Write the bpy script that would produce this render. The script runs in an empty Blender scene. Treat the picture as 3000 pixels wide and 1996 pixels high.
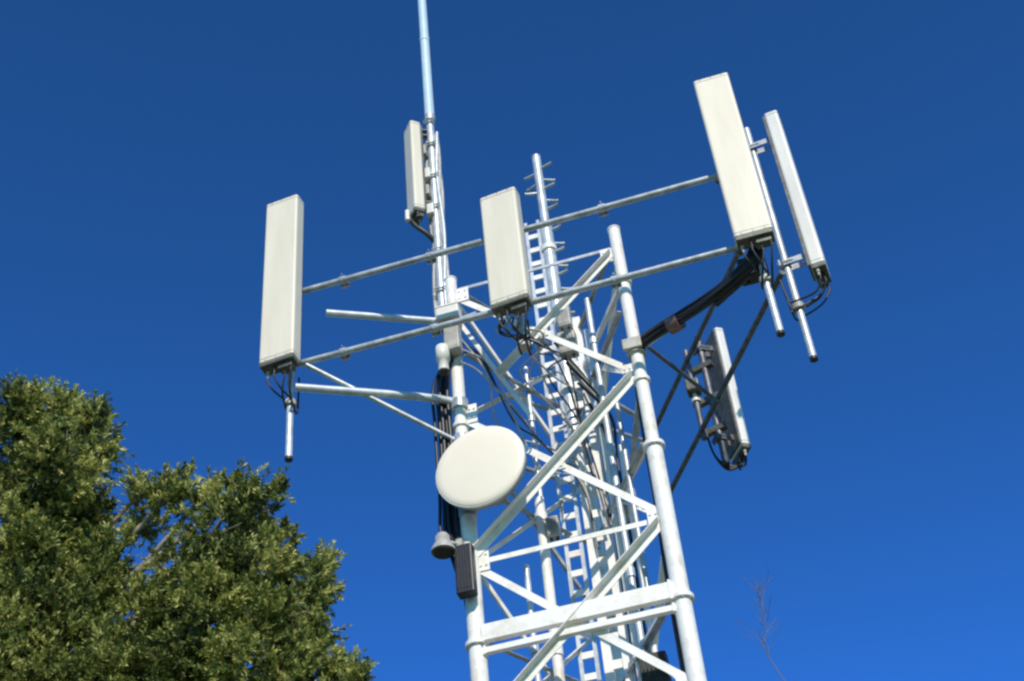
import bpy, math, random
import numpy as np
from mathutils import Vector, Matrix

sc = bpy.context.scene
col = sc.collection
R = math.radians

# ------------------------------------------------------------------ camera
EYE = 1.6                                    # eye height over the ground
PITCH, ROLL = 0.74116985, -0.10840553
cam = bpy.data.cameras.new('camera')
cam.sensor_width = 36.0
cam.lens = 36.0 * 3400.0 / 2357.0
cam.clip_end = 5000
cam.clip_start = 0.05
co = bpy.data.objects.new('camera', cam)
col.objects.link(co)
F = Vector((0, math.cos(PITCH), math.sin(PITCH)))
rt = Vector((1, 0, 0)); up = rt.cross(F)
RX = rt * math.cos(ROLL) + up * math.sin(ROLL)
UX = -rt * math.sin(ROLL) + up * math.cos(ROLL)
m = Matrix((RX, UX, -F)).transposed().to_4x4()
m.translation = Vector((0, 0, EYE))
co.matrix_world = m
sc.camera = co

# ------------------------------------------------------------------ sky, sun, exposure
SUN_AZ, SUN_EL = 8.0, 38.0                  # degrees to the right of straight behind the camera; height
SKYGAIN = 1.03
world = bpy.data.worlds.new('World')
sc.world = world
world.use_nodes = True
nt = world.node_tree; nt.nodes.clear()
sky = nt.nodes.new('ShaderNodeTexSky')
sky.sky_type = 'NISHITA'
sky.sun_disc = False
sky.sun_elevation = R(SUN_EL)
sky.sun_rotation = R(180 - SUN_AZ)
sky.altitude = 1500
sky.air_density = 1.0
sky.dust_density = 0.3
sky.ozone_density = 4.0
# deeper, more contrasty blue than the raw sky: one power curve per channel
sep = nt.nodes.new('ShaderNodeSeparateColor'); hs = nt.nodes.new('ShaderNodeCombineColor')
SKY = {'Red': (0.264, 1.03), 'Green': (1.23, 1.25), 'Blue': (2.75, 1.56)}
for ch, (ga, pw) in SKY.items():
    pn = nt.nodes.new('ShaderNodeMath'); pn.operation = 'POWER'; pn.inputs[1].default_value = pw
    mn = nt.nodes.new('ShaderNodeMath'); mn.operation = 'MULTIPLY'; mn.inputs[1].default_value = SKYGAIN * ga * 0.12 ** (pw - 1)
    mx = nt.nodes.new('ShaderNodeMath'); mx.operation = 'MINIMUM'; mx.inputs[1].default_value = 0.9 / 0.12
    nt.links.new(sep.outputs[ch], pn.inputs[0]); nt.links.new(pn.outputs[0], mn.inputs[0]); nt.links.new(mn.outputs[0], mx.inputs[0]); nt.links.new(mx.outputs[0], hs.inputs[ch])
bg = nt.nodes.new('ShaderNodeBackground'); bg.inputs[1].default_value = 0.12
wo = nt.nodes.new('ShaderNodeOutputWorld')
nt.links.new(sky.outputs[0], sep.inputs[0])
nt.links.new(hs.outputs[0], bg.inputs[0]); nt.links.new(bg.outputs[0], wo.inputs[0])

sl = bpy.data.lights.new('sun', 'SUN'); sl.energy = 4.05; sl.angle = R(0.5); sl.color = (1.0, 0.92, 0.80)
so = bpy.data.objects.new('sun', sl); col.objects.link(so)
tosun = Vector((math.sin(R(SUN_AZ)) * math.cos(R(SUN_EL)), -math.cos(R(SUN_AZ)) * math.cos(R(SUN_EL)), math.sin(R(SUN_EL))))
so.rotation_euler = tosun.to_track_quat('Z', 'Y').to_euler()
so.location = (5, -5, 20)
sc.view_settings.view_transform = 'Standard'
sc.view_settings.look = 'None'
sc.view_settings.exposure = 0.0
sc.view_settings.gamma = 1.0
sc.cycles.max_bounces = 6
sc.cycles.filter_width = 2.5

rnd = random.Random(7)
nprng = np.random.default_rng(11)

# ------------------------------------------------------------------ materials
def mat(name, c, c2=None, scale=6.0, rough=0.6, metal=0.0, detail=6.0, lo=0.4, hi=0.7, bump=0.0, bscale=40, spec=0.5, stretch=(1, 1, 1)):
    M = bpy.data.materials.new(name); M.use_nodes = True
    t = M.node_tree; b = t.nodes['Principled BSDF']
    b.inputs['Roughness'].default_value = rough
    b.inputs['Metallic'].default_value = metal
    b.inputs['Specular IOR Level'].default_value = spec
    tc = t.nodes.new('ShaderNodeTexCoord')
    mp = t.nodes.new('ShaderNodeMapping'); mp.inputs['Scale'].default_value = stretch
    t.links.new(tc.outputs['Object'], mp.inputs[0])
    if c2 is None: c2 = tuple(v * 0.8 for v in c)
    n = t.nodes.new('ShaderNodeTexNoise'); n.inputs['Scale'].default_value = scale; n.inputs['Detail'].default_value = detail
    n.inputs['Roughness'].default_value = 0.65
    r = t.nodes.new('ShaderNodeValToRGB')
    r.color_ramp.elements[0].position = lo; r.color_ramp.elements[1].position = hi
    r.color_ramp.elements[0].color = (*c2, 1); r.color_ramp.elements[1].color = (*c, 1)
    t.links.new(mp.outputs[0], n.inputs['Vector']); t.links.new(n.outputs[0], r.inputs[0])
    t.links.new(r.outputs[0], b.inputs['Base Color'])
    if bump:
        n2 = t.nodes.new('ShaderNodeTexNoise'); n2.inputs['Scale'].default_value = bscale
        bp = t.nodes.new('ShaderNodeBump'); bp.inputs['Strength'].default_value = bump; bp.inputs['Distance'].default_value = 0.01
        t.links.new(mp.outputs[0], n2.inputs['Vector']); t.links.new(n2.outputs[0], bp.inputs['Height']); t.links.new(bp.outputs[0], b.inputs['Normal'])
    return M

M_white = mat('white_paint', (0.90, 0.875, 0.835), (0.70, 0.64, 0.53), 5.0, 0.5, lo=0.30, hi=0.50, bump=0.25)
M_galv = mat('galvanised_steel', (0.56, 0.60, 0.62), (0.30, 0.33, 0.35), 9.0, 0.42, 0.35, lo=0.35, hi=0.62, bump=0.1)
M_pipe = mat('pale_pipe_steel', (0.66, 0.71, 0.74), (0.42, 0.46, 0.50), 7.0, 0.38, 0.2, lo=0.35, hi=0.6)
M_radome = mat('radome_plastic', (0.83, 0.755, 0.61), (0.76, 0.68, 0.54), 3.2, 0.42, lo=0.32, hi=0.6, stretch=(2.2, 2.2, 0.25))
M_radome2 = mat('pale_radome_plastic', (0.84, 0.82, 0.76), (0.72, 0.70, 0.66), 3.0, 0.4, lo=0.35, hi=0.6, stretch=(1, 1, 0.4))
M_dish = mat('dish_cover', (0.93, 0.84, 0.69), (0.90, 0.80, 0.64), 2.0, 0.45)
M_shroud = mat('dish_shroud', (0.32, 0.32, 0.33), (0.2, 0.2, 0.21), 6.0, 0.5)
M_rail = mat('shade_dark_steel', (0.20, 0.21, 0.23), (0.10, 0.105, 0.12), 9, 0.5, 0.4)  # galvanised steel darkened: the rails' unlit side is put into the colour
M_back = mat('antenna_back_metal', (0.20, 0.20, 0.17), (0.10, 0.10, 0.08), 12, 0.5, 0.3)
M_dark = mat('dark_fitting', (0.06, 0.06, 0.05), (0.03, 0.03, 0.028), 12, 0.5, 0.2)
M_cable = mat('black_cable_jacket', (0.022, 0.022, 0.026), (0.012, 0.012, 0.014), 15, 0.42)
M_greycable = mat('grey_cable_jacket', (0.62, 0.60, 0.57), (0.40, 0.38, 0.36), 15, 0.5)
M_unit = mat('grey_unit_paint', (0.58, 0.57, 0.52), (0.36, 0.35, 0.32), 7, 0.5, bump=0.1)
M_lamp = mat('white_unit_paint', (0.86, 0.85, 0.80), (0.76, 0.74, 0.68), 7, 0.4)
M_tape = mat('red_tape', (0.30, 0.15, 0.15), (0.16, 0.09, 0.09), 20, 0.5)
M_whip = mat('pale_blue_fibreglass', (0.62, 0.76, 0.84), (0.52, 0.67, 0.77), 3, 0.35)
M_bark = mat('pine_bark', (0.24, 0.17, 0.12), (0.08, 0.055, 0.04), 14, 0.9, bump=0.8, bscale=25, stretch=(1, 1, 0.3))
M_twig = mat('pale_twig_bark', (0.40, 0.36, 0.29), (0.20, 0.17, 0.13), 14, 0.9)
M_grey_twig = mat('grey_twig_bark', (0.22, 0.22, 0.23), (0.12, 0.12, 0.13), 14, 0.9)
M_conc = mat('concrete', (0.42, 0.41, 0.38), (0.30, 0.29, 0.27), 4, 0.9, bump=0.3)
M_ground = mat('dry_grass_ground', (0.20, 0.19, 0.10), (0.09, 0.10, 0.045), 0.35, 0.95, lo=0.3, hi=0.7, bump=0.5, bscale=3)

def leafmat(name, ca, cb, cc):
    M = bpy.data.materials.new(name); M.use_nodes = True
    t = M.node_tree; b = t.nodes['Principled BSDF']
    a = t.nodes.new('ShaderNodeAttribute'); a.attribute_name = 'tone'
    r = t.nodes.new('ShaderNodeValToRGB')
    r.color_ramp.elements[0].color = (*ca, 1); r.color_ramp.elements[1].color = (*cc, 1)
    e = r.color_ramp.elements.new(0.5); e.color = (*cb, 1)
    t.links.new(a.outputs['Fac'], r.inputs[0]); t.links.new(r.outputs[0], b.inputs['Base Color'])
    b.inputs['Roughness'].default_value = 0.6; b.inputs['Specular IOR Level'].default_value = 0.25
    tr = t.nodes.new('ShaderNodeBsdfTranslucent'); t.links.new(r.outputs[0], tr.inputs[0])
    mx = t.nodes.new('ShaderNodeMixShader'); mx.inputs[0].default_value = 0.22
    out = t.nodes['Material Output']
    t.links.new(b.outputs[0], mx.inputs[1]); t.links.new(tr.outputs[0], mx.inputs[2]); t.links.new(mx.outputs[0], out.inputs[0])
    return M
M_needle = leafmat('pine_needles', (0.035, 0.06, 0.02), (0.27, 0.31, 0.075), (0.70, 0.68, 0.24))

# ------------------------------------------------------------------ tower frame of reference
L0 = Vector((-0.61930702, 11.85148334, EYE))       # left front leg axis
R0 = Vector((1.26525641, 11.43743657, EYE))        # right front leg axis
U = (R0 - L0); WID = U.length; U = U / WID
N = Vector((-U.y, U.x, 0))                           # away from the viewer's side
def W(s, o, z): return L0 + U * s + N * o + Vector((0, 0, z))
def D(s, o, z=0): return U * s + N * o + Vector((0, 0, z))
GZ = -EYE                                            # ground in that frame
CS, CO = WID / 2, WID * 0.2887
LEG = {'L': (0, 0), 'R': (WID, 0), 'B': (WID / 2, WID * 0.866)}
NODE0, BAY = 11.648, 1.8

# ------------------------------------------------------------------ mesh builder
class MB:
    def __init__(s): s.v = []; s.f = []; s.sm = []
    def add(s, vs, fs, smooth=False):
        k = len(s.v); s.v += [Vector(v) for v in vs]
        s.f += [tuple(i + k for i in f) for f in fs]; s.sm += [smooth] * len(fs)
    def tube(s, pts, r, n=12, cap=True):
        pts = [Vector(p) for p in pts]
        rs = r if isinstance(r, (list, tuple)) else [r] * len(pts)
        k = len(pts); vs = []; prev = None
        for i, p in enumerate(pts):
            t = (pts[min(i + 1, k - 1)] - pts[max(i - 1, 0)])
            if t.length < 1e-9: t = Vector((0, 0, 1))
            t.normalize()
            if prev is None:
                a = Vector((0, 0, 1)) if abs(t.z) < 0.9 else Vector((1, 0, 0))
                x = t.cross(a).normalized()
            else:
                x = (prev - t * prev.dot(t)).normalized()
            prev = x; y = t.cross(x)
            for j in range(n):
                an = 2 * math.pi * j / n
                vs.append(p + (x * math.cos(an) + y * math.sin(an)) * rs[i])
        fs = []
        for i in range(k - 1):
            for j in range(n):
                a = i * n + j; b = i * n + (j + 1) % n
                fs.append((a, b, b + n, a + n))
        s.add(vs, fs, n > 6)
        if cap:
            s.add(vs[:n], [tuple(reversed(range(n)))]); s.add(vs[-n:], [tuple(range(n))])
        return s
    def box(s, c, x, y, z, bev=0.0):
        # c centre, x y z half-extent vectors; edges bevelled by bev metres
        c = Vector(c); x = Vector(x); y = Vector(y); z = Vector(z)
        if bev <= 0:
            vs = [c + x * a + y * b + z * d for a in (-1, 1) for b in (-1, 1) for d in (-1, 1)]
            s.add(vs, [(0, 1, 3, 2), (4, 6, 7, 5), (0, 4, 5, 1), (2, 3, 7, 6), (0, 2, 6, 4), (1, 5, 7, 3)])
            return s
        prof = roundrect(x.length, y.length, bev, 3)
        xn = x.normalized(); yn = y.normalized(); zn = z.normalized(); h = z.length
        s.loft(c, xn, yn, zn, [(prof2(prof, x.length, y.length, bev * 0.5), -h), (prof, -h + bev * 0.5), (prof, h - bev * 0.5), (prof2(prof, x.length, y.length, bev * 0.5), h)])
        return s
    def loft(s, c, xn, yn, zn, rings, smooth=False):
        n = len(rings[0][0]); vs = []
        for pr, h in rings:
            vs += [c + xn * a + yn * b + zn * h for a, b in pr]
        fs = []
        for i in range(len(rings) - 1):
            for j in range(n):
                a = i * n + j; b = i * n + (j + 1) % n
                fs.append((a, b, b + n, a + n))
        s.add(vs, fs, smooth)
        s.add(vs[:n], [tuple(reversed(range(n)))]); s.add(vs[-n:], [tuple(range(n))])
    def lathe(s, o, ax, prof, n=32, x=None):
        # prof: list of (radius, distance along ax)
        o = Vector(o); ax = Vector(ax).normalized()
        a = Vector((0, 0, 1)) if abs(ax.z) < 0.9 else Vector((1, 0, 0))
        x = ax.cross(a).normalized(); y = ax.cross(x)
        vs = []
        for r, h in prof:
            for j in range(n):
                an = 2 * math.pi * j / n
                vs.append(o + ax * h + (x * math.cos(an) + y * math.sin(an)) * max(r, 1e-4))
        fs = []
        for i in range(len(prof) - 1):
            for j in range(n):
                a_ = i * n + j; b_ = i * n + (j + 1) % n
                fs.append((a_, b_, b_ + n, a_ + n))
        s.add(vs, fs, True)
        s.add(vs[:n], [tuple(reversed(range(n)))]); s.add(vs[-n:], [tuple(range(n))])
        return s
    def angle(s, p, q, nrm, w=0.07, t=0.008, flip=1):
        # steel angle from p to q: one flange in the face plane, the other standing along nrm
        p = Vector(p); q = Vector(q); ax = (q - p); h = ax.length / 2; ax.normalize()
        nrm = Vector(nrm); nrm = (nrm - ax * nrm.dot(ax)).normalized()
        sd = ax.cross(nrm).normalized() * flip
        c = (p + q) / 2
        s.box(c, sd * w / 2, nrm * t / 2, ax * h)
        s.box(c + sd * (w / 2 - t / 2) + nrm * (w / 2 + t / 2 - 0.001), sd * t / 2, nrm * w / 2, ax * h * 0.9995)
        return s
    def build(s, name, material, parent=None, root=None, smooth=None):
        me = bpy.data.meshes.new(name)
        off = Vector(root) if root is not None else (origin_of(parent) if parent else Vector((0, 0, 0)))
        me.from_pydata([v - off for v in s.v], [], s.f)
        me.polygons.foreach_set('use_smooth', s.sm)
        me.materials.append(material)
        me.update()
        o = bpy.data.objects.new(name, me); col.objects.link(o)
        if parent: o.parent = parent
        elif root is not None: o.location = root
        return o
def roundrect(a, b, r, k=3):
    pts = []
    for cx, cy, a0 in ((a - r, b - r, 0), (-a + r, b - r, 90), (-a + r, -b + r, 180), (a - r, -b + r, 270)):
        for i in range(k + 1):
            an = R(a0 + 90 * i / k); pts.append((cx + r * math.cos(an), cy + r * math.sin(an)))
    return pts
def prof2(prof, a, b, d): return [(x * (a - d) / a, y * (b - d) / b) for x, y in prof]
def origin_of(p):
    v = Vector((0, 0, 0))
    while p: v += Vector(p.location); p = p.parent
    return v
def tag(o, label, cat, group=None, kind=None):
    if label: o['label'] = label
    if cat: o['category'] = cat
    if group: o['group'] = group
    if kind: o['kind'] = kind
    return o
def thing(name, loc, label, cat, group=None):
    o = bpy.data.objects.new(name, None); o.empty_display_size = 0.2
    col.objects.link(o); o.location = loc
    return tag(o, label, cat, group)
def smoothpath(pts, k=6):
    pts = [Vector(p) for p in pts]; P = [pts[0] * 2 - pts[1]] + pts + [pts[-1] * 2 - pts[-2]]
    out = []
    for i in range(1, len(P) - 2):
        for j in range(k):
            t = j / k; a, b, c, d = P[i - 1], P[i], P[i + 1], P[i + 2]
            out.append(0.5 * ((2 * b) + (c - a) * t + (2 * a - 5 * b + 4 * c - d) * t * t + (3 * b - a - 3 * c + d) * t ** 3))
    out.append(pts[-1]); return out

# ------------------------------------------------------------------ ground
g = MB(); S = 1500; n = 60
gv = []; gf = []
for i in range(n + 1):
    for j in range(n + 1):
        x = -S + 2 * S * i / n; y = -S + 2 * S * j / n
        gv.append((x, y, 0.0))
for i in range(n):
    for j in range(n):
        a = i * (n + 1) + j; gf.append((a, a + n + 1, a + n + 2, a + 1))
g.add(gv, gf)
go = g.build('ground', M_ground); go['kind'] = 'structure'

# ------------------------------------------------------------------ lattice tower
tower = thing('lattice_tower', W(CS, CO, GZ), 'tall white three-legged lattice tower with crossed steel braces carrying all the antennas', 'tower')
for k, (s, o) in LEG.items():
    top = {'L': 11.86, 'R': 11.96, 'B': 12.0}[k]
    b = MB()
    b.tube([W(s, o, GZ + 0.25), W(s, o, 8.85)], 0.083, 20)
    b.tube([W(s, o, 8.85), W(s, o, top)], 0.067, 20)
    leg = b.build('leg', M_white, tower)
    for z in (11.12, 9.72, 8.87, 7.12, 5.3, 3.5, 1.6):
        f = MB(); rr = 0.088 if z > 9 else 0.112
        f.lathe(W(s, o, z - 0.02), (0, 0, 1), [(rr, 0), (rr, 0.018), (rr, 0.0205), (rr, 0.04)], 20)
        for q in range(8):
            an = q * math.pi / 4
            c = W(s, o, z - 0.032) + Vector((math.cos(an), math.sin(an), 0)) * (rr - 0.014)
            f.tube([c, c + Vector((0, 0, 0.064))], 0.007, 6)
        f.build('flange', M_white, leg)
    c = MB(); c.lathe(W(s, o, top), (0, 0, 1), [(0.075, 0), (0.075, 0.012), (0.05, 0.03), (0.0, 0.036)], 20)
    c.build('end_cap', M_white, leg)
    c = MB(); c.box(W(s, o, GZ + 0.23), U * 0.2, N * 0.2, Vector((0, 0, 0.02))); c.build('base_plate', M_white, leg)
    c = MB(); c.box(W(s, o, GZ + 0.105), U * 0.45, N * 0.45, Vector((0, 0, 0.105)), 0.03); c.build('footing', M_conc, leg)

def face(a, b):
    a = LEG[a]; b = LEG[b]
    d = Vector((b[0] - a[0], b[1] - a[1])); return d
def onface(a, b, t, z, off=0.0):
    (s0, o0), (s1, o1) = LEG[a], LEG[b]
    s = s0 + (s1 - s0) * t; o = o0 + (o1 - o0) * t
    nx, ny = (s1 - s0), (o1 - o0); l = math.hypot(nx, ny)
    # outward normal (away from the tower centre)
    ox, oy = ny / l, -nx / l
    if ox * (s - CS) + oy * (o - CO) < 0: ox, oy = -ox, -oy
    return W(s + ox * off, o + oy * off, z), D(ox, oy)
def brace(a, b, t0, z0, t1, z1, w, off, name='diagonal_brace', flip=1, material=None):
    p, nn = onface(a, b, t0, z0, off); q, _ = onface(a, b, t1, z1, off)
    m_ = MB(); m_.angle(p, q, nn * (1 if off > 0 else -1), w, 0.008, flip)
    return m_.build(name, material or M_white, tower)
def gusset(a, b, t, z, w=0.11, h=0.1, off=0.0):
    p, nn = onface(a, b, t, z, off)
    ax = Vector((0, 0, 1)); sd = nn.cross(ax)
    m_ = MB(); m_.box(p, sd * w, ax * h, nn * 0.006)
    for q in range(4):
        c = p + sd * w * (0.5 if q % 2 else -0.5) + ax * h * (0.5 if q // 2 else -0.5)
        m_.tube([c - nn * 0.02, c + nn * 0.02], 0.012, 6)
    m_.build('gusset_plate', M_white, tower)
Z = [NODE0 - k * BAY for k in range(8)]
# front face, bay of the platform: as in the photograph one diagonal stops short on a lighter brace
zz0 = [Z[0] + 0.0, 9.86, 8.03, Z[3], Z[4], Z[5], Z[6], Z[7]]
brace('L', 'R', 0.97, Z[0] - 0.05, 0.24, 10.27, 0.07, 0.012)
brace('L', 'R', 0.03, Z[0] - 0.08, 0.97, 9.88, 0.07, -0.012)
brace('L', 'R', 0.03, 11.22, 0.38, 9.68, 0.045, -0.035, flip=-1)
for k in range(1, 7):
    za, zb = zz0[k], zz0[k + 1]
    brace('L', 'R', 0.97, za - 0.07, 0.03, zb + 0.07, 0.085, 0.012)
    brace('L', 'R', 0.03, za - 0.07, 0.97, zb + 0.07, 0.075, -0.012)
for k in range(1, 8):
    for t in (0.065, 0.935): gusset('L', 'R', t, zz0[k], 0.055, 0.12)
    if k < 7: gusset('L', 'R', 0.5, (zz0[k] + zz0[k + 1]) / 2, 0.07, 0.07)
gusset('L', 'R', 0.935, Z[0] - 0.05, 0.07, 0.1); gusset('L', 'R', 0.065, Z[0] - 0.05, 0.07, 0.1)
gusset('L', 'R', 0.5, 10.74, 0.07, 0.07)
# thin horizontals
brace('L', 'R', 0.04, 11.72, 0.96, 11.72, 0.04, -0.03, 'horizontal_brace', material=M_galv)
brace('L', 'R', 0.04, 8.05, 0.96, 8.05, 0.055, -0.05, 'horizontal_brace')
# heavy double beam where the lower crossed braces meet, then one every second bay
for zc in (7.16, 3.55):
    p0 = W(0.06, -0.055, zc); p1 = W(WID - 0.06, -0.055, zc)
    for (dz, hh, dd, mm) in ((0.03, 0.085, 0.035, M_white), (-0.135, 0.03, 0.03, M_white)):
        b = MB(); c = (p0 + p1) / 2 + Vector((0, 0, dz)) + (D(0, 0.03) if dz < 0 else D(0, 0))
        b.box(c, U * (p1 - p0).length / 2, N * dd, Vector((0, 0, hh)), 0.006)
        # end plates
        for e in (-1, 1):
            b.box(c + U * e * ((p1 - p0).length / 2 - 0.02), U * 0.012, N * (dd + 0.012), Vector((0, 0, hh + 0.014)))
        b.build('horizontal_beam', mm, tower)
# the two other faces: lighter bracing, horizontals at mid bay
for (a, b_) in (('L', 'B'), ('R', 'B')):
    for k in range(0, 7):
        za, zb = Z[k], Z[k + 1]
        brace(a, b_, 0.04, za - 0.04, 0.96, zb + 0.04, 0.05, 0.01, material=M_galv if k % 2 else M_white)
        brace(a, b_, 0.96, za - 0.04, 0.04, zb + 0.04, 0.05, -0.01)
        zm = (za + zb) / 2
        if k < 6: brace(a, b_, 0.04, zm, 0.96, zm, 0.045, -0.05, 'horizontal_brace', material=M_galv)
    brace(a, b_, 0.04, 11.72, 0.96, 11.72, 0.04, -0.03, 'horizontal_brace', material=M_galv)

# ------------------------------------------------------------------ climbing ladder and inner cable tray
def ladder(name, c0, z0, z1, half, rr, step, label, cat, rung_r, tilt=1.0, materials=(M_white, M_white)):
    s, o = c0
    t = thing(name, W(s, o, GZ), label, cat)
    for e in (-1, 1):
        b = MB(); b.box(W(s + e * half, o, (z0 + z1) / 2), U * rr, N * rr * 0.8, Vector((0, 0, (z1 - z0) / 2)))
        b.build('side_rail', materials[0], t)
    z = z0 + 0.1; k = 0
    while z < z1 - 0.05:
        b = MB(); b.box(W(s, o, z), U * (half - rr * 0.9), N * 0.012, Vector((0, 0, rung_r * 3))); b.build('rung', materials[1], t)
        z += step; k += 1
    return t
lad = ladder('cable_ladder', (1.08, 1.18), GZ + 0.1, 11.9, 0.095, 0.045, 0.30, 'white cable ladder rising through the middle of the tower under the braces', 'ladder', 0.016)
for z in (11.1, 8.95, 7.2, 5.3, 3.5, 1.6):
    b = MB(); b.angle(W(1.2, 1.14, z), W(WID - 0.05, 0.05, z), (0, 0, 1), 0.05); b.build('support_bracket', M_white, lad)

# pole with climbing pegs beside the ladder
peg = thing('peg_pole', W(0.96, 1.22, GZ), 'pale vertical pole with short climbing pegs sticking out, rising above the tower top', 'pole')
b = MB()
b.tube([W(0.96, 1.22, 9.9), W(0.96, 1.22, 13.6)], 0.082, 16); b.tube([W(0.96, 1.22, 13.6), W(0.96, 1.22, 14.98)], 0.058, 16)
b.build('tube', M_pipe, peg)
for k in range(20):
    z = 14.72 - k * 0.20
    for e in ((-1, 1) if k < 3 else (1,)):
        zz = z - (0.06 if e < 0 else 0)
        dd = (U * e * 0.96 + N * -0.25 * e).normalized()
        if k: dd = (U * e * 0.9 + N * (0.4 if k % 2 else -0.2)).normalized()
        b = MB(); c = W(0.96, 1.22, zz)
        b.tube([c + dd * 0.03, c + dd * 0.19, c + dd * 0.205 + Vector((0, 0, 0.012))], 0.021, 8)
        b.build('peg', M_galv, peg)
for z in (13.2, 12.0, 10.9):
    b = MB(); b.tube([W(0.96, 1.22, z - 0.04), W(0.96, 1.22, z + 0.04)], 0.1, 16); b.build('clamp', M_white, peg)
for z in (11.0, 10.2):
    b = MB(); b.angle(W(0.96, 1.2, z), W(LEG['B'][0], LEG['B'][1], z), (0, 0, 1), 0.05); b.build('bracket', M_galv, peg)

ladder('climbing_ladder', (0.79, 1.2), GZ + 0.1, 13.75, 0.08, 0.02, 0.24, 'narrow grey climbing ladder just left of the peg pole, reaching above the short middle panel', 'ladder', 0.012, materials=(M_pipe, M_white))
# other vertical conduits inside the tower
def conduit(s, o, z0, z1, r, label, mt, group=None):
    t = thing('conduit_pipe', W(s, o, z0), label, 'pipe', group)
    b = MB(); b.tube([W(s, o, z0), W(s, o, z1)], r, 14); b.build('tube', mt, t)
    z = z0 + 1.1
    while z < z1:
        b = MB(); b.tube([W(s, o, z - 0.05), W(s, o, z + 0.05)], r + 0.014, 14); b.build('coupling', mt, t); z += 1.55
    return t
conduit(0.60, 0.62, GZ, 9.05, 0.052, 'thick white conduit pipe right of the round dish, ending just below its top', M_white)
conduit(0.56, 0.9, GZ, 11.1, 0.026, 'thin pale conduit pipe running up past the right edge of the round dish', M_pipe)
conduit(1.40, 0.75, 6.9, 11.75, 0.034, 'pale conduit pipe between the cable ladder and the right tower leg', M_pipe)
conduit(1.58, 0.45, 7.6, 10.1, 0.028, 'short grey conduit pipe close beside the right tower leg', M_galv)

conduit(1.30, 0.98, GZ, 11.5, 0.03, 'pale straight conduit pipe touching the right side of the white cable ladder', M_white)
conduit(1.50, 0.8, 6.4, 9.6, 0.03, 'pale conduit pipe ending just above the heavy cross beam beside the right leg', M_white)
conduit(0.42, 0.5, GZ, 8.2, 0.03, 'short pale blue conduit pipe between the left leg and the thick white conduit', M_pipe)
# ------------------------------------------------------------------ sector frames (the triangular platform)
def pipe(root, name, p, q, r, mt=M_galv, n=12):
    b = MB(); b.tube([p, q], r, n); return b.build(name, mt, root)
TOPZ, LOWZ = 11.52, 10.46
FO = -0.76
fr = thing('antenna_outrigger', W(CS, FO, LOWZ), 'long front pair of horizontal pipe rails joining the left and right panel antennas', 'antenna frame', 'pipe frames around the tower')
pipe(fr, 'top_rail', W(-1.62, FO, TOPZ), W(3.42, FO, TOPZ + 0.03), 0.036, M_galv)
pipe(fr, 'lower_rail', W(-1.62, FO, LOWZ), W(3.42, FO, LOWZ), 0.036, M_galv)
for s in (-1.62, 3.42):
    for z in (TOPZ, LOWZ):
        b = MB(); e = -1 if s < 0 else 1
        b.tube([W(s, FO, z + (0.03 if (s > 0 and z == TOPZ) else 0)), W(s + 0.02 * e, FO, z + (0.03 if (s > 0 and z == TOPZ) else 0))], 0.041, 12); b.build('end_plug', M_dark, fr)
for s_ in (-1.61, -1.0, 0.0, 0.88, 1.93, 3.2, 3.38):
    for z in (TOPZ, LOWZ):
        b = MB(); zz_ = z + 0.03 * (s_ + 1.62) / 5.04 * (z == TOPZ)
        b.tube([W(s_ - 0.035, FO, zz_), W(s_ + 0.035, FO, zz_)], 0.048, 12)
        b.box(W(s_, FO + 0.06, zz_), U * 0.05, N * 0.008, Vector((0, 0, 0.055)))
        for e in (-1, 1): b.tube([W(s_, FO - 0.055, zz_ + e * 0.046), W(s_, FO + 0.085, zz_ + e * 0.046)], 0.007, 6)
        b.build('clamp', M_galv, fr)
def arm(root, p, q, r, elbow=None, mt=M_pipe):
    b = MB(); pts = [p] + ([elbow] if elbow else []) + [q]
    b.tube(smoothpath(pts, 5) if elbow else pts, r, 14)
    a_ = b.build('arm', mt, root); return a_
# left arms
arm(fr, W(-1.24, -0.66, 11.2), W(-0.02, -0.02, 11.2), 0.040)
arm(fr, W(-1.50, -0.84, 10.07), W(-0.04, -0.02, 9.93), 0.043, W(-0.17, -0.10, 10.07))
pipe(fr, 'strut', W(-1.42, -0.76, 10.42), W(-0.05, -0.03, 9.52), 0.026, M_galv)
# right arms
arm(fr, W(3.30, -0.74, 10.17), W(WID, 0, 10.15), 0.048)
pipe(fr, 'strut', W(3.25, -0.72, 10.1), W(2.85, -0.50, 10.02), 0.03, M_dark)
for (s, z) in ((0, 10.0), (0, 9.52), (0, 11.2)):
    b = MB(); b.tube([W(s, 0, z - 0.06), W(s, 0, z + 0.06)], 0.095, 16); b.build('clamp', M_galv, fr)
b = MB(); b.tube([W(WID, 0, 10.07), W(WID, 0, 10.25)], 0.1, 16); b.box(W(WID - 0.02, -0.1, 10.16), U * 0.1, N * 0.02, Vector((0, 0, 0.07)), 0.01)
b.build('clamp', M_unit, fr)
# right frame, going back from the right corner
dR = D(-0.5, 0.866); nR = D(0.866, 0.5)
def RP(t, z, off=0.0): return W(3.37 - 0.5 * t + 0.866 * off, 0.10 + 0.866 * t + 0.5 * off, z)
f2 = thing('antenna_outrigger', RP(1.5, LOWZ), 'dark pair of pipe rails running back from the right corner behind the tower leg', 'antenna frame', 'pipe frames around the tower')
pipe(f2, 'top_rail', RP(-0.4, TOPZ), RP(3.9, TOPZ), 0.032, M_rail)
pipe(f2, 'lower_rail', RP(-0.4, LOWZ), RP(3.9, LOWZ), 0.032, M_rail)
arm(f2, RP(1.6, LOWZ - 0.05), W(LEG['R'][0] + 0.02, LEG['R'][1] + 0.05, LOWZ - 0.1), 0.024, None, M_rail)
arm(f2, RP(3.4, TOPZ), W(LEG['B'][0], LEG['B'][1], TOPZ - 0.1), 0.034, None, M_galv)
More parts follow.
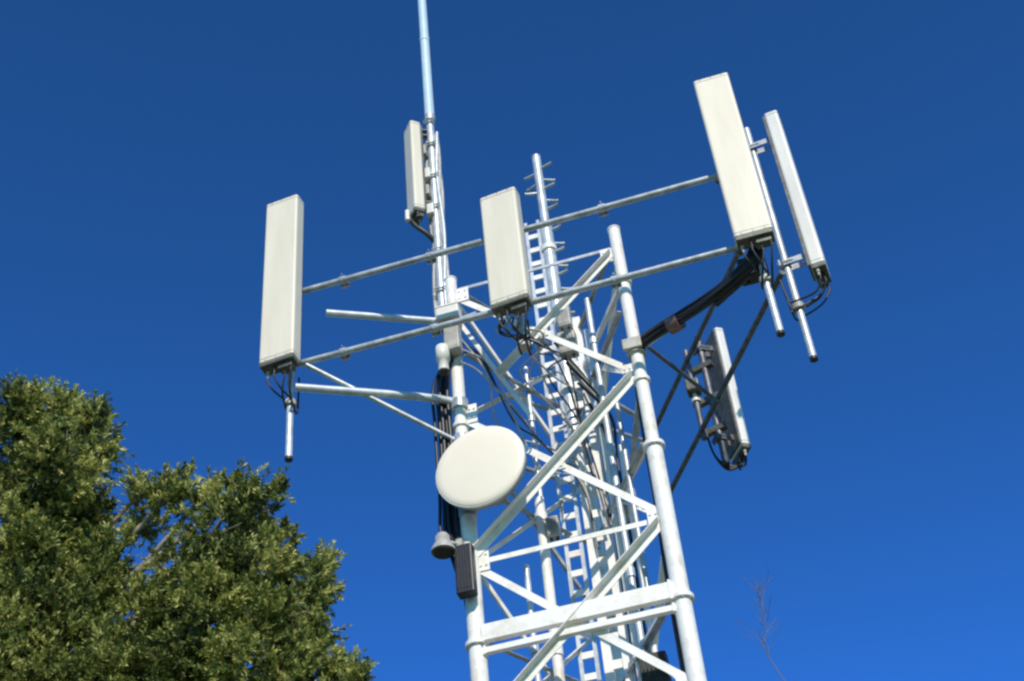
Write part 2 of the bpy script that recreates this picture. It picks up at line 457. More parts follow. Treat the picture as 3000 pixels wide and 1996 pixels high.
# left frame, going back from the left leg
dL = D(0.5, 0.866)
def LP(t, z, off=0.0): return W(-0.35 + 0.5 * t - 0.866 * off, 1.9 + 0.866 * t * 0.6 + 0.5 * off, z)
f3 = thing('antenna_outrigger', W(0.4, 2.2, LOWZ), 'short pale pipe rails behind the tower top, partly hidden by the legs', 'antenna frame', 'pipe frames around the tower')
pipe(f3, 'top_rail', W(0.1, 1.75, TOPZ), W(1.6, 3.4, TOPZ), 0.03, M_galv)
pipe(f3, 'lower_rail', W(0.1, 1.75, LOWZ), W(1.6, 3.4, LOWZ), 0.03, M_galv)
arm(f3, W(0.85, 2.57, TOPZ), W(LEG['B'][0], LEG['B'][1], TOPZ), 0.034, None, M_galv)
arm(f3, W(0.85, 2.57, LOWZ), W(LEG['B'][0], LEG['B'][1], LOWZ), 0.034, None, M_galv)

# ------------------------------------------------------------------ panel antennas
def panel(s, o, z0, h, w, dp, yaw, label, pole=None, pmt=None, ncon=4, mt=M_radome, jumpers=True, bracket_len=0.12, tilt=0.0, group='panel antennas', loops=()):
    """s, o: centre of the radome; yaw degrees: 0 faces the viewer's side, positive turns to the right (+s)."""
    a = R(yaw)
    fw = D(math.sin(a), -math.cos(a)); sd = D(math.cos(a), math.sin(a)); up_ = Vector((0, 0, 1))
    if tilt:
        q = Matrix.Rotation(R(tilt), 3, sd); fw2 = q @ fw; up2 = q @ up_
    else: fw2, up2 = fw, up_
    c = W(s, o, z0 + h / 2)
    base = W(s, o, z0)
    t = thing('panel_antenna', base, label, 'antenna', group)
    b = MB(); prof = roundrect(w / 2, dp / 2, 0.028, 4)
    small = prof2(prof, w / 2, dp / 2, 0.012)
    b.loft(c, sd, fw2, up2, [(small, -h / 2), (prof, -h / 2 + 0.014), (prof, h / 2 - 0.014), (small, h / 2)])
    b.build('radome', mt, t)
    for q in (-1, 1):
        b = MB()                                       # seam bands and screws where the end caps join
        zc_ = q * (h / 2 - 0.05)
        b.loft(c + up2 * zc_, sd, fw2, up2, [([(x * 1.006, y * 1.012) for x, y in prof], -0.006), ([(x * 1.006, y * 1.012) for x, y in prof], 0.006)])
        for x in (-0.3, 0, 0.3): b.tube([c + up2 * (zc_ + q * 0.025) + sd * x * w + fw2 * dp / 2, c + up2 * (zc_ + q * 0.025) + sd * x * w + fw2 * (dp / 2 + 0.004)], 0.007, 8)
        b.build('seam_band', M_unit, t)
    b = MB(); b.box(c - fw2 * (dp / 2 + 0.012), sd * (w / 2 - 0.02), fw2 * 0.0125, up2 * (h / 2 - 0.03)); b.build('back_plate', M_back, t)
    e = MB(); e.box(c - up2 * (h / 2 + 0.022), sd * (w / 2 - 0.008), fw2 * (dp / 2 - 0.006), up2 * 0.022, 0.008)
    e.box(c - up2 * (h / 2 + 0.075) + sd * w * 0.2 - fw2 * 0.01, sd * w * 0.2, fw2 * dp * 0.3, up2 * 0.032, 0.006)
    cap = e.build('bottom_cap', M_back, t)
    for k in range(ncon):
        x = (k - (ncon - 1) / 2) * (w * 0.72 / max(ncon - 1, 1)); y = 0.02 if k % 2 else -0.02
        p = c - up2 * (h / 2 + 0.03) + sd * x + fw2 * y
        m_ = MB(); m_.tube([p, p - up2 * 0.055], 0.019, 10); m_.tube([p - up2 * 0.05, p - up2 * 0.1], 0.013, 10); m_.build('connector', M_dark if k % 2 else M_unit, cap)
    if pole:
        pb, pt, r = pole
        pc = W(s, o, 0) - fw * (dp / 2 + bracket_len + r); pc.z = 0
        P = lambda z: Vector((pc.x, pc.y, z + EYE))
        m_ = MB(); m_.tube([P(pb), P(pt)], r, 14); pl_ = m_.build('mounting_pole', pmt or M_pipe, t)
        m_ = MB(); m_.tube([P(pb) - Vector((0, 0, 0.012)), P(pb) + Vector((0, 0, 0.02))], r + 0.005, 14); m_.build('pole_cap', M_dark, pl_)
        for f_ in (0.10, 0.86):
            z = z0 + h * f_
            q0 = P(z); q1 = c + up_ * (h * f_ - h / 2) - fw2 * (dp / 2 + 0.02)
            mid = (q0 + q1) / 2
            m_ = MB()
            for e_ in (-1, 1):
                m_.box(mid + sd * e_ * 0.055, sd * 0.005, fw * (bracket_len / 2 + 0.03), up_ * 0.035)
            m_.tube([q0 - up_ * 0.04, q0 + up_ * 0.04], r + 0.013, 12)
            m_.box(q0 - fw * (r + 0.02), sd * 0.075, fw * 0.01, up_ * 0.04)
            for e_ in (-1, 1): m_.tube([q0 - fw * (r + 0.05) + sd * e_ * 0.062, q0 + fw * (r + 0.05) + sd * e_ * 0.062], 0.007, 6)
            m_.build('bracket', pmt or M_galv, t)
        if jumpers:
            for k in range(ncon):
                x = (k - (ncon - 1) / 2) * (w * 0.72 / max(ncon - 1, 1)); y = 0.02 if k % 2 else -0.02
                p = c - up2 * (h / 2 + 0.12) + sd * x + fw2 * y
                rr = random.Random(k * 13 + int(s * 100))
                e1 = P(z0 - 0.30 - 0.05 * k) + sd * (r + 0.012) * (1 if k % 2 else -1)
                pm = (p + e1) / 2 - Vector((0, 0, 0.05 + 0.04 * rr.random())) + fw * 0.06
                e2 = e1 + Vector((0, 0, -0.05)) ; 
                tail = P(z0 + 0.0 + 0.02 * k) - fw * 0.10 + sd * (0.04 if k % 2 else -0.04)
                m_ = MB(); m_.tube(smoothpath([p, p - up_ * 0.06, pm, e1, e1 - fw * 0.07 + Vector((0, 0, 0.03)), tail], 6), 0.0105, 8)
                m_.build('jumper_cable', M_cable, t)
            m_ = MB(); q = P(z0 - 0.36); m_.tube([q - up_ * 0.03, q + up_ * 0.03], r + 0.03, 10); m_.build('cable_clamp', M_unit, t)
    return t
PB = 9.22
panel(-1.61, -1.00, 10.30, 2.45, 0.40, 0.18, -5, 'tall cream panel antenna alone at the far left end of the front rails', (PB, 12.6, 0.036))
panel(0.89, -1.00, 10.26, 1.62, 0.41, 0.17, -6, 'short wide cream panel antenna in the middle of the front rails before the tower', (10.0, 11.9, 0.036))
panel(3.38, -1.00, 10.29, 2.48, 0.385, 0.17, 0, 'largest cream panel antenna at the right corner, turned to the viewer', (PB, 12.6, 0.036), mt=M_radome)
panel(3.94, -0.25, 10.32, 2.42, 0.30, 0.15, 84, 'narrow white panel antenna at far right, seen from its side', (PB + 0.05, 12.75, 0.036), mt=M_radome2, bracket_len=0.2)
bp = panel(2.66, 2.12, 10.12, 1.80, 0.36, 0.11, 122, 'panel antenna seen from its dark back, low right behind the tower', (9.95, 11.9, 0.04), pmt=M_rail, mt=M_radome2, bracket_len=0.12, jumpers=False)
for z in (10.45, 10.9, 11.4):                          # dark mounting struts behind it
    b = MB(); b.box(W(2.42, 2.02, z), D(0.16, -0.05), D(0.012, 0.036), Vector((0, 0, 0.035))); b.build('mounting_strut', M_back, bp)
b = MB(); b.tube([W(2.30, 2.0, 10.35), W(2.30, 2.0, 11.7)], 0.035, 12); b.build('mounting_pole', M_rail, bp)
b = MB(); b.tube([W(2.30, 2.0, 10.9), W(2.30, 2.0, 11.1)], 0.055, 12); b.build('clamp', M_lamp, bp)
for k in range(3):
    b = MB(); b.tube(smoothpath([W(2.62 + 0.04 * k, 2.12, 10.05), W(2.58 + 0.04 * k, 2.1, 9.93), W(2.46, 2.06, 9.92 + 0.03 * k), W(2.36, 2.0, 10.15), W(2.33, 2.0, 10.6)], 5), 0.014, 8); b.build('jumper_cable', M_cable, bp)
panel(-0.33, -0.10, 12.99, 1.62, 0.25, 0.14, -50, 'short cream panel antenna clamped high on the slim mast at upper left', None, mt=M_radome, jumpers=False)

# ------------------------------------------------------------------ mast, whip and its fittings
MS, MO = -0.125, 0.03
mast = thing('antenna_mast', W(MS, MO, 10.6), 'slim grey mast clamped beside the left tower leg, hung with cables and brackets', 'mast')
b = MB(); b.tube([W(MS, MO, 11.3), W(MS, MO, 14.84)], 0.05, 16); b.build('tube', M_pipe, mast)
for z in (14.75, 14.3, 13.7, 13.15, 12.4, 11.75):
    b = MB(); b.tube([W(MS, MO, z - 0.035), W(MS, MO, z + 0.035)], 0.06, 14)
    for e in (-1, 1): b.tube([W(MS + 0.075, MO - 0.06, z + e * 0.02), W(MS - 0.075, MO - 0.06, z + e * 0.02)], 0.008, 6)
    b.build('clamp', M_galv, mast)
for z in (14.55, 13.2):
    b = MB()
    for e in (-1, 1): b.box((W(MS, MO, z + e * 0.05) + W(-0.30, -0.05, z + e * 0.05)) / 2, D(0.11, 0.05), D(-0.012, 0.026), Vector((0, 0, 0.006)))
    b.build('bracket', M_back, mast)
b = MB(); b.tube(smoothpath([W(-0.41, -0.16, 12.94), W(-0.36, -0.1, 12.83), W(-0.24, -0.04, 12.70), W(MS - 0.05, MO, 12.62)], 5), 0.03, 10); b.build('stay', M_dark, mast)
b = MB(); b.tube([W(-0.42, -0.17, 12.86), W(-0.42, -0.17, 13.02)], 0.03, 10); b.build('end_fitting', M_lamp, mast)
for k in range(5):
    pts = [W(MS + (0.075 if k < 3 else -0.07) + 0.02 * math.sin(z * 3.1 + k * 2), MO - 0.03 + 0.02 * k - 0.01, z) for z in np.linspace(14.5, 11.3, 14)]
    b = MB(); b.tube(smoothpath(pts, 3), 0.02, 8); b.build('strapped_cable', M_greycable if k else M_pipe, mast)
for k, (za, x) in enumerate(((14.2, -0.10), (13.75, -0.07), (13.45, -0.09), (13.1, -0.05))):
    b = MB(); b.box(W(MS + x, MO - 0.04, za), U * 0.045, N * 0.05, Vector((0, 0, 0.085)), 0.01); b.build('filter_box', M_lamp if k % 2 else M_unit, mast)

whip = thing('whip_antenna', W(MS, MO, 14.84), 'long thin pale blue whip antenna rising out of the top of the picture', 'antenna')
b = MB(); b.tube([W(MS, MO, 14.86), W(MS, MO, 17.2), W(MS, MO, 20.2)], [0.064, 0.060, 0.05], 16); b.build('rod', M_whip, whip)
b = MB(); b.tube([W(MS, MO, 14.80), W(MS, MO, 14.90)], 0.07, 16); b.build('collar', M_galv, whip)
b = MB(); b.tube([W(MS, MO, 16.5), W(MS, MO, 16.56)], 0.067, 16); b.build('joint_ring', M_whip, whip)

jb = thing('junction_box', W(-0.02, -0.14, 11.10), 'small bright white box at the foot of the slim mast', 'box')
b = MB(); b.box(W(0.0, -0.16, 11.17), U * 0.125, N * 0.08, Vector((0, 0, 0.085)), 0.012); bx = b.build('housing', M_lamp, jb)
b = MB(); b.box(W(0.0, -0.16, 11.265), U * 0.13, N * 0.085, Vector((0, 0, 0.008))); b.build('lid', M_lamp, jb)
b = MB(); b.box(W(0.0, -0.06, 11.17), U * 0.04, N * 0.03, Vector((0, 0, 0.05))); b.build('bracket', M_galv, jb)

fl = thing('radio_filter', W(-0.03, -0.14, 10.66), 'grey boxy radio filter under the white box on the left tower leg', 'radio unit')
b = MB(); b.box(W(0.02, -0.15, 10.80), U * 0.085, N * 0.07, Vector((0, 0, 0.17)), 0.015); b.build('housing', M_unit, fl)
b = MB(); 
for k in range(5): b.box(W(0.02 - 0.06 + k * 0.03, -0.224, 10.80), U * 0.004, N * 0.01, Vector((0, 0, 0.14)))
b.build('cooling_fins', M_unit, fl)
b = MB(); b.box(W(-0.02, -0.14, 11.02), U * 0.08, N * 0.06, Vector((0, 0, 0.04))); b.build('top_plate', M_dark, fl)
b = MB(); b.box(W(0.01, -0.07, 10.9), U * 0.05, N * 0.015, Vector((0, 0, 0.12))); b.build('bracket', M_dark, fl)

cyl = thing('cylinder_antenna', W(-0.09, -0.2, 10.42), 'small white cylinder with a dark base hanging below the grey filter', 'antenna')
b = MB(); b.lathe(W(-0.09, -0.2, 10.36), (0, 0, 1), [(0.055, 0), (0.057, 0.01), (0.057, 0.14), (0.075, 0.15), (0.075, 0.33), (0.05, 0.35)], 20); b.build('housing', M_lamp, cyl)
b = MB(); b.lathe(W(-0.09, -0.2, 10.325), (0, 0, 1), [(0.04, 0), (0.056, 0.012), (0.056, 0.034)], 20); b.build('base', M_dark, cyl)
b = MB(); b.box(W(-0.04, -0.12, 10.60), U * 0.03, N * 0.07, Vector((0, 0, 0.02))); b.build('bracket', M_dark, cyl)

# small arm stub pointing right from the white box
b = MB(); b.tube([W(0.06, -0.13, 11.1), W(0.3, -0.13, 11.13)], 0.022, 10); b.build('side_stub', M_pipe, fl)

# ------------------------------------------------------------------ microwave dish
dc = W(0.255, -0.36, 8.88)
toc = Vector((-dc.x, -dc.y, 0)).normalized()
dn = Matrix.Rotation(R(-20), 3, 'Z') @ toc
dish = thing('dish_antenna', W(0.15, -0.2, 8.4), 'big round cream dish antenna on the left tower leg', 'antenna')
b = MB(); r = 0.468
b.lathe(dc, dn, [(0.0, 0.02), (r * 0.5, 0.018), (r * 0.85, 0.008), (r * 0.97, 0.0), (r, -0.012), (r, -0.03)][::-1], 56); b.build('radome', M_dish, dish)
b = MB(); b.lathe(dc, dn, [(r + 0.004, -0.01), (r + 0.006, -0.04), (r + 0.001, -0.042)][::-1], 56); b.build('rim', M_lamp, dish)
b = MB(); b.lathe(dc, dn, [(0.10, -0.36), (0.2, -0.33), (r * 0.72, -0.24), (r - 0.01, -0.10), (r - 0.003, -0.05)], 56); b.build('shroud', M_shroud, dish)
b = MB(); b.tube([dc - dn * 0.35, dc - dn * 0.46], 0.09, 16); b.box(dc - dn * 0.47, D(0.09, 0), D(0, 0.05), Vector((0, 0, 0.14)), 0.01); b.build('mount', M_unit, dish)
b = MB(); b.tube([dc - dn * 0.44, W(0, 0, 8.97)], 0.035, 10); b.tube([dc - dn * 0.3 - Vector((0, 0, 0.15)), W(0, 0, 8.55)], 0.02, 8)
b.build('bracket', M_galv, dish)
b = MB()
for z in (8.97, 8.6): b.tube([W(0, 0, z - 0.05), W(0, 0, z + 0.05)], 0.1, 16)
b.build('clamp', M_galv, dish)

# dark unit and little lamp on the left leg below the dish
un = thing('equipment_box', W(0.0, -0.16, 7.55), 'dark upright equipment box strapped over the left tower leg below the dish', 'radio unit')
b = MB(); b.box(W(-0.01, -0.18, 7.83), U * 0.09, N * 0.06, Vector((0, 0, 0.27)), 0.015); b.build('housing', M_cable, un)
b = MB()
for k in range(5): b.box(W(-0.01 - 0.06 + k * 0.03, -0.245, 7.83), U * 0.004, N * 0.006, Vector((0, 0, 0.22)))
b.build('cooling_fins', M_cable, un)
b = MB(); b.box(W(-0.01, -0.11, 7.95), U * 0.06, N * 0.03, Vector((0, 0, 0.03))); b.box(W(-0.01, -0.11, 7.7), U * 0.06, N * 0.03, Vector((0, 0, 0.03))); b.build('bracket', M_galv, un)
lp = thing('horn_antenna', W(-0.2, -0.22, 8.0), 'little grey horn with a black open underside on the left leg below the dish', 'antenna')
b = MB(); b.lathe(W(-0.2, -0.24, 8.06), (0, 0, 1), [(0.118, 0), (0.12, 0.02), (0.10, 0.06), (0.075, 0.1), (0.07, 0.17), (0.05, 0.2), (0.02, 0.21)], 20); b.build('housing', M_unit, lp)
b = MB(); b.lathe(W(-0.2, -0.24, 8.035), (0, 0, 1), [(0.09, 0), (0.108, 0.01), (0.108, 0.024)], 20); b.build('opening', M_dark, lp)
b = MB(); b.tube([W(-0.15, -0.22, 8.17), W(-0.02, -0.1, 8.17)], 0.02, 8); b.box(W(-0.06, -0.14, 8.17), U * 0.03, N * 0.03, Vector((0, 0, 0.05))); b.build('bracket', M_unit, lp)

# ------------------------------------------------------------------ cables
def cable(pts, r, label, group, mt=M_cable, k=6, name='coax_cable'):
    b = MB(); b.tube(smoothpath(pts, k), r, 8)
    base = Vector(pts[-1])
    o = b.build(name, mt, None, root=base); tag(o, label, 'cable', group); return o
# bundle under the right arm, sagging from the right corner to the right leg
for k in range(9):
    j = random.Random(k); a = R(120 + k * 25); dx, dz = 0.064 * math.cos(a), 0.064 * math.sin(a) + 0.10
    e = [j.uniform(-0.02, 0.02) for _ in range(8)]
    pts = [W(3.40 + dx, -0.86, 10.25 + dz), W(3.30 + dx, -0.80, 10.10 + dz + e[0]), W(3.0 + dx, -0.64 + e[1], 10.02 + dz), W(2.6 + dx, -0.42, 10.01 + dz + e[2]),
           W(2.25 + dx, -0.22 + e[3], 10.04 + dz), W(1.98 + dx * 0.6, -0.03, 10.05 + dz), W(1.86, 0.12 + dx * 0.4, 9.85), W(1.87 + dx * .6, 0.15, 9.2), W(1.86 + dx * .6, 0.15 + .2 * dz, 8.2), W(1.84 + dx * .7, 0.17 + .3 * dz, 7.0), W(1.84 + dx * .7, 0.17 + .3 * dz, 3.0), W(1.84 + dx * .7, 0.17 + .3 * dz, GZ + 0.05)]
    cable(pts, 0.016, 'black cable in the thick bundle slung under the right arm', 'cables under the right arm')
tp = MB(); c0 = W(2.46, -0.315, 10.10); c1 = W(2.34, -0.25, 10.11); tp.tube([c0, c1], 0.088, 14)
to = tp.build('tape_band', M_tape, None, root=c0); tag(to, 'faded red tape band wrapped round the cable bundle near the right leg', 'tape')
# bundle down the ladder
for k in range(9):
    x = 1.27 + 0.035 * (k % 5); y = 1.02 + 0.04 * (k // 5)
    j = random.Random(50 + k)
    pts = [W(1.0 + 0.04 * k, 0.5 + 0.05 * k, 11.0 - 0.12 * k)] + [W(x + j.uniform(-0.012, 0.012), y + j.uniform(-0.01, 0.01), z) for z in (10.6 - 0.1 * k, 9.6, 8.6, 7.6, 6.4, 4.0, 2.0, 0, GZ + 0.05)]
    cable(pts, 0.016, 'cable clipped in the row running down the right side of the cable ladder', 'cables down the cable ladder', M_cable if k % 2 == 0 else M_greycable)  # every other jacket black, deepening the tower's inner shade by colour
# bundle down the left leg
for k in range(5):
    j = random.Random(90 + k); dx = -0.10 - 0.04 * k; dy = -0.05 + 0.03 * (k % 2)
    pts = [W(-0.02, -0.1, 10.72)] + [W(dx + j.uniform(-0.01, 0.01), dy, z) for z in (10.3, 9.8, 9.3, 8.8, 8.4)] + [W(dx * 0.6, -0.1, 8.05), W(-0.03 - 0.012 * k, 0.12, 7.3), W(-0.03, 0.13, 5), W(-0.03, 0.13, GZ + 0.05)]
    cable(pts, 0.026 if k < 4 else 0.018, 'black cable strapped down the outside of the left tower leg', 'cables down the left tower leg')
# loops and jumpers in the middle, below the short panel
for k in range(7):
    j = random.Random(200 + k)
    s0 = 0.75 + 0.26 * j.random(); z0 = 10.25 - 0.05 * j.random()
    pts = [W(s0, -0.92 + 0.1 * j.random(), z0), W(s0 + j.uniform(-.1, .1), -0.85, z0 - 0.16), W(0.85 + j.uniform(-.2, .3), -0.62, 10.02 + j.uniform(-.1, .1)),
           W(0.95 + j.uniform(-.25, .25), -0.1, 10.2 + j.uniform(-.3, .3)), W(1.05 + j.uniform(-.2, .2), 0.45, 10.3 + j.uniform(-.3, .4)), W(1.15 + j.uniform(-.1, .1), 0.98, 9.8 + j.uniform(-.3, .3)), W(1.2 + j.uniform(-.05, .1), 1.04, 8.8)]
    cable(pts, 0.010, 'thin cable looping from the short middle panel back into the tower', 'loose cables behind the short middle panel', M_cable if k % 2 else M_greycable)
for k in range(5):
    j = random.Random(300 + k)
    pts = [W(0.05, -0.08, 10.95 - 0.1 * k), W(0.25 + j.uniform(-.05, .1), 0.15, 10.6 + j.uniform(-.3, .2)), W(0.4 + j.uniform(-.1, .2), 0.45, 10.1 + j.uniform(-.4, .3)), W(0.7 + j.uniform(-.1, .1), 0.75, 9.8 + j.uniform(-.3, .3)), W(1.0, 1.0, 9.5 + j.uniform(-.3, .3)), W(1.06, 1.06, 8.6)]
    cable(pts, 0.010, 'thin cable drooping across the tower from the left leg to the ladder', 'drooping cables inside the tower', M_greycable if k % 2 == 0 else M_cable)
# radio units inside the tower at platform height
def unit(s, o, z, w, d, h, label, mt=M_unit):
    t = thing('radio_unit', W(s, o, z), label, 'radio unit')
    b = MB(); b.box(W(s, o, z + h / 2), U * w / 2, N * d / 2, Vector((0, 0, h / 2)), 0.015); b.build('housing', mt, t)
    b = MB()
    for k in range(6): b.box(W(s + (k - 2.5) * w / 7, o - d / 2 - 0.008, z + h / 2), U * 0.004, N * 0.009, Vector((0, 0, h * 0.42)))
    b.build('cooling_fins', mt, t)
    b = MB(); b.box(W(s, o + d / 2 + 0.02, z + h * 0.7), U * w * 0.25, N * 0.02, Vector((0, 0, 0.03))); b.build('bracket', M_galv, t)
    for k in range(2):
        b = MB(); b.tube([W(s + (k - .5) * w * 0.5, o, z - 0.05), W(s + (k - .5) * w * 0.5, o, z)], 0.016, 8); b.build('connector', M_dark, t)
    return t
unit(1.18, 0.30, 10.58, 0.2, 0.14, 0.3, 'pale radio box just right of the short middle panel inside the tower')
unit(1.06, 1.02, 11.65, 0.16, 0.12, 0.36, 'small pale radio box on the peg pole above the lower rail')
unit(0.72, 0.58, 8.5, 0.13, 0.09, 0.24, 'small grey radio box inside the tower just right of the round dish', M_unit)
unit(1.50, 0.62, 6.62, 0.26, 0.14, 0.36, 'dark brown box inside the tower under the heavy cross beam', M_dark)
unit(3.28, -0.62, 10.12, 0.26, 0.16, 0.24, 'dark radio box tucked behind the foot of the largest panel', M_dark)
unit(2.30, 1.95, 11.0, 0.16, 0.16, 0.16, 'small dark fitting on the top rail left of the dark backed panel', M_back)

# ------------------------------------------------------------------ pine tree
TY = 9.4                                             # distance of the trunk in front of the viewer
FP, CX, CY = 3400.0, 1178.5, 784.0
def from_view(px, py, y):
    d = F + RX * ((px - CX) / FP) - UX * ((py - CY) / FP)
    return Vector((0, 0, EYE)) + d * (y / d.y)
PXM = 12.2 / FP                                      # metres per unit at the tree
lobes = [  # x, y, radius, depth shift
 (40, 935, 62, -.1), (95, 950, 78, 0), (165, 965, 72, .1), (215, 995, 62, 0), (240, 960, 25, .1), (30, 1030, 100, .2), (150, 1070, 95, -.2), (90, 1150, 110, 0), (225, 1060, 45, .1),
 (200, 1190, 60, .2), (325, 1135, 48, .1), (390, 1135, 52, 0), (470, 1140, 55, -.1), (545, 1135, 55, -.2), (605, 1160, 50, 0), (640, 1125, 22, 0), (345, 1200, 45, .3), (500, 1220, 75, -.3), (610, 1240, 68, 0),
 (660, 1300, 45, .1), (560, 1320, 85, -.3), (735, 1290, 38, .2), (757, 1345, 33, .2), (700, 1375, 60, 0), (640, 1410, 85, -.2),
 (400, 1330, 90, 0), (270, 1290, 80, .2), (480, 1430, 100, -.3), (330, 1430, 100, 0), (180, 1380, 100, .1), (50, 1300, 115, 0), (60, 1450, 120, -.2),
 (740, 1450, 40, .1), (790, 1540, 48, .1), (830, 1585, 42, 0), (700, 1530, 80, 0), (590, 1560, 100, -.2), (430, 1580, 110, 0), (260, 1560, 110, -.1), (110, 1600, 120, 0)]
hidden = [(-120, 1080, 150, 0), (-260, 1250, 180, .3), (-150, 1420, 170, 0), (-380, 1480, 190, .2), (-120, 1650, 190, -.2), (-430, 1750, 210, .2), (-650, 1700, 170, 0),
 (880, 1720, 90, 0), (720, 1720, 120, 0), (520, 1760, 150, 0), (280, 1780, 160, -.2), (40, 1820, 170, 0), (-200, 1900, 190, 0), (-480, 1980, 190, .2), (700, 1900, 140, .1), (420, 1960, 170, -.1), (120, 2020, 190, .2)]
tree = thing('pine_tree', (from_view(120, 1600, TY).x, TY + 0.7, 0), 'bushy olive green pine tree filling the lower left corner', 'tree')
tx, ty = tree.location.x, tree.location.y
tuft_p = []; tuft_d = []; tuft_r = []; tuft_t = []; centres = []
axis = Vector((tx, ty, 0))
for grp, dens in ((lobes, 1.0), (hidden, 0.35)):
    for (px, py, r, dy) in grp:
        c = from_view(px, py, TY + dy); rr = r * PXM
        centres.append((c, rr))
        ns = int(4 + 6.3 * (r / 80) ** 2 * (1 if dens == 1 else 0.5))
        for _ in range(ns):                            # small clumps spread through each lobe
            v0 = nprng.normal(size=3); v0 /= np.linalg.norm(v0)
            sub = np.array(c) + v0 * rr * nprng.uniform(0.45, 0.9); sr = min(rr * nprng.uniform(0.36, 0.56), 0.2)
            n = int((17 if dens == 1 else 9) * (sr / 0.12) ** 2) + 4
            v = nprng.normal(size=(n, 3)); v /= np.linalg.norm(v, axis=1)[:, None]
            q = sub + v * (nprng.uniform(0.2, 1.0, (n, 1)) ** 0.5) * sr
            tone_c = nprng.normal(0, 0.20)
            tuft_p.append(q); tuft_d.append(v * 0.7 + v0 * 0.4 + np.array([0, 0, 0.35]) + nprng.normal(size=(n, 3)) * 0.2)
            tuft_r.append(nprng.uniform(0.06, 0.15, n) * np.where(nprng.random(n) < 0.08, 1.5, 1)); tuft_t.append(np.full(n, tone_c))
        # the back half of the crown, behind the trunk
        if dens < 1 or rnd.random() < 0.5:
            c2 = Vector(c); c2.y = 2 * ty - c.y + rnd.uniform(-0.3, 0.3); c2.z -= 0.55 + rnd.random() * 0.3; c2.x += rnd.uniform(-0.3, 0.1) - 0.35
            centres.append((c2, rr)); m_ = max(10, n // 3)
            v = nprng.normal(size=(m_, 3)); v /= np.linalg.norm(v, axis=1)[:, None]
            tuft_p.append(np.array(c2) + v * nprng.uniform(0.5, 1, (m_, 1)) * rr * 1.1); tuft_d.append(v + np.array([0, 0, 0.4])); tuft_r.append(nprng.uniform(0.08, 0.13, m_)); tuft_t.append(np.zeros(m_))
TP = np.concatenate(tuft_p); TD = np.concatenate(tuft_d); TR = np.concatenate(tuft_r); TT = np.concatenate(tuft_t)
TD /= np.linalg.norm(TD, axis=1)[:, None]
NN = 34
def needles(TP, TD, TR, NN, rng):
    T = len(TP)
    # bottle-brush shoots: needles set along a short twig, all leaning forward
    k = rng.normal(size=(T, NN, 3)); k /= np.linalg.norm(k, axis=2)[:, :, None]
    tt = rng.uniform(0, 1, (T, NN, 1))
    dirs = TD[:, None, :] * (0.55 + 0.5 * tt) + k * 0.75; dirs /= np.linalg.norm(dirs, axis=2)[:, :, None]
    ln = (0.03 + 0.028 * rng.random((T, NN, 1))) * (1.15 - 0.35 * tt)
    side = np.cross(dirs, rng.normal(size=(T, NN, 3))); side /= np.linalg.norm(side, axis=2)[:, :, None]
    wv = 0.0055 * side * rng.uniform(0.7, 1.4, (T, NN, 1))
    bend = rng.normal(size=(T, 1, 3)) * 0.25
    base = TP[:, None, :] + (TD[:, None, :] + bend * tt) * TR[:, None, None] * (tt - 0.3)
    a = base - wv * 0.6; b_ = base + wv * 0.6; mid = base + dirs * ln * 0.6
    c1 = mid + wv; c2 = mid - wv; tip = base + dirs * ln
    V = np.stack([a, b_, c1, tip, c2], axis=2).reshape(-1, 3)
    tone = np.clip(TT[:, None] + rng.normal(0.42, 0.2, (T, 1)) + rng.normal(0, 0.12, (T, NN)), 0, 1)
    return V, np.repeat(tone.reshape(-1), 5)
V, tone = needles(TP, TD, TR, NN, nprng)
V = V - np.array(tree.location)
nf = len(V) // 5
me = bpy.data.meshes.new('foliage')
me.vertices.add(len(V)); me.vertices.foreach_set('co', V.astype(np.float32).ravel())
me.loops.add(nf * 5); me.loops.foreach_set('vertex_index', np.arange(nf * 5, dtype=np.int32))
me.polygons.add(nf); me.polygons.foreach_set('loop_start', np.arange(0, nf * 5, 5, dtype=np.int32))
at = me.attributes.new('tone', 'FLOAT', 'POINT'); at.data.foreach_set('value', tone.astype(np.float32))
me.update(calc_edges=True); me.validate()
me.materials.append(M_needle)
fo = bpy.data.objects.new('foliage', me); col.objects.link(fo); fo.parent = tree
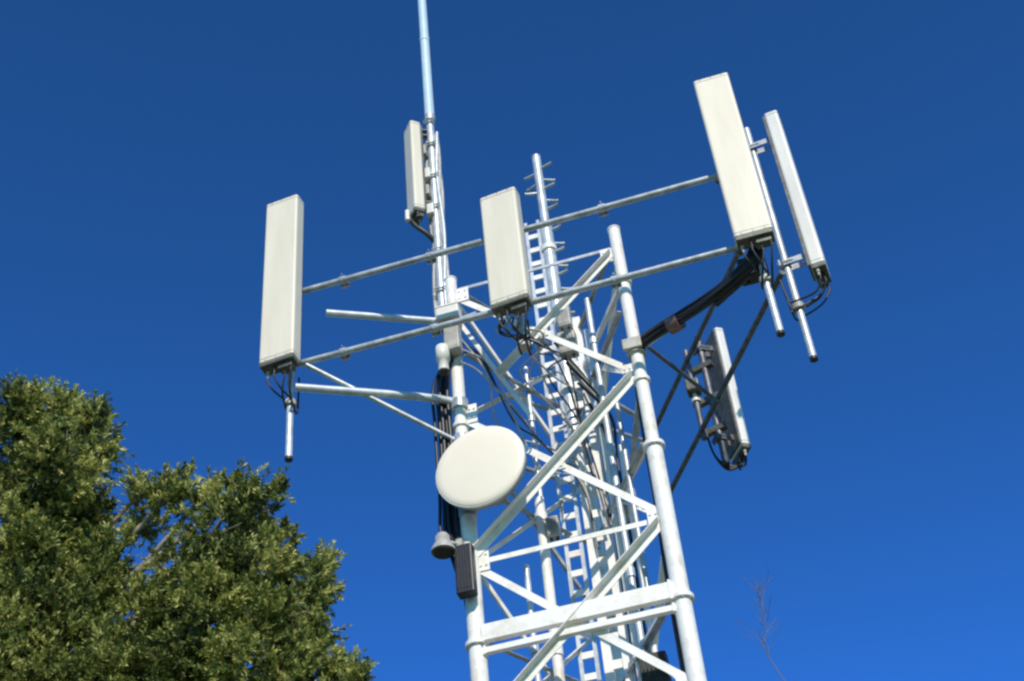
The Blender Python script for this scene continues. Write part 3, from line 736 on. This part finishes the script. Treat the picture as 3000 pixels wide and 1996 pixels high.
# trunk and limbs
b = MB(); toppt = from_view(40, 1010, TY + 0.3)
trunk = smoothpath([Vector((tx, ty, 0)), Vector((tx + 0.08, ty, 2.2)), Vector((tx - 0.05, ty - 0.1, 4.2)), Vector((tx - 0.2, ty - 0.2, 6.0)), (Vector((tx - 0.2, ty - 0.2, 6.0)) + toppt) / 2 + Vector((0.08, 0, 0)), toppt], 5)
nT = len(trunk); b.tube(trunk, [0.24 * (1 - i / nT) ** 0.8 + 0.015 for i in range(nT)], 14)
b.build('trunk', M_bark, tree)
for i, (c, rr) in enumerate(centres):
    if i >= 95: break
    best = min((p for p in trunk if p.z < c.z - 0.25 and p.z > 2.0), key=lambda p: (p - c).length + abs(p.z - (c.z - 1.0)) * 0.5, default=trunk[8])
    j = random.Random(i); mid = (best + c) / 2 + Vector((j.uniform(-.12, .12), j.uniform(-.12, .12), -0.12))
    b = MB(); pp = smoothpath([best, mid, c], 5); n_ = len(pp)
    b.tube(pp, [0.045 * (1 - q / n_) + 0.008 for q in range(n_)], 7)
    for q in range(9):                                # twigs fan out to the tufts
        a_ = Vector((j.gauss(0, 1), j.gauss(0, 1), j.gauss(0.35, 1))).normalized() * rr * j.uniform(.6, .95)
        b.tube([pp[-2], pp[-1] + a_ * 0.5 + Vector((0, 0, -0.02)), pp[-1] + a_], [0.009, 0.006, 0.003], 5, cap=False)
    b.build('branch', M_twig, tree)

# ------------------------------------------------------------------ bare tree far behind, lower right
bare = thing('bare_tree', (9.6, 33.0, 0), 'faint leafless twigs of a distant tree, right of the tower at the bottom edge', 'tree')
tipz = from_view(1745, 1345, 33.0)
b = MB(); base_ = Vector((9.6, 33.0, 0)); tr_ = smoothpath([base_, Vector((9.3, 33, 7)), Vector((8.9, 33, 13)), from_view(1800, 1560, 33.0), from_view(1765, 1440, 33.0), tipz], 5)
nt_ = len(tr_); b.tube(tr_, [0.16 * (1 - i / nt_) ** 3.2 + 0.005 for i in range(nt_)], 8); b.build('trunk', M_grey_twig, bare)
j = random.Random(5)
for i in range(46):
    p = tr_[int(nt_ * j.uniform(0.45, 0.97))]; L_ = j.uniform(0.5, 1.6) * (0.5 + (tipz.z - p.z) / 8)
    d_ = Vector((j.gauss(0, .55), j.gauss(0, .55), 1)).normalized()
    b = MB(); e_ = p + d_ * L_; b.tube([p, p + d_ * L_ * .5 + Vector((j.gauss(0, .06), 0, 0)), e_], [0.005, 0.004, 0.003], 5, cap=False)
    for q in range(3):
        f_ = j.uniform(.3, .9); a_ = p + d_ * L_ * f_; g_ = (d_ + Vector((j.gauss(0, .5), j.gauss(0, .5), 0))).normalized()
        b.tube([a_, a_ + g_ * L_ * .35], [0.0035, 0.0025], 4, cap=False)
    b.build('branch', M_grey_twig, bare)
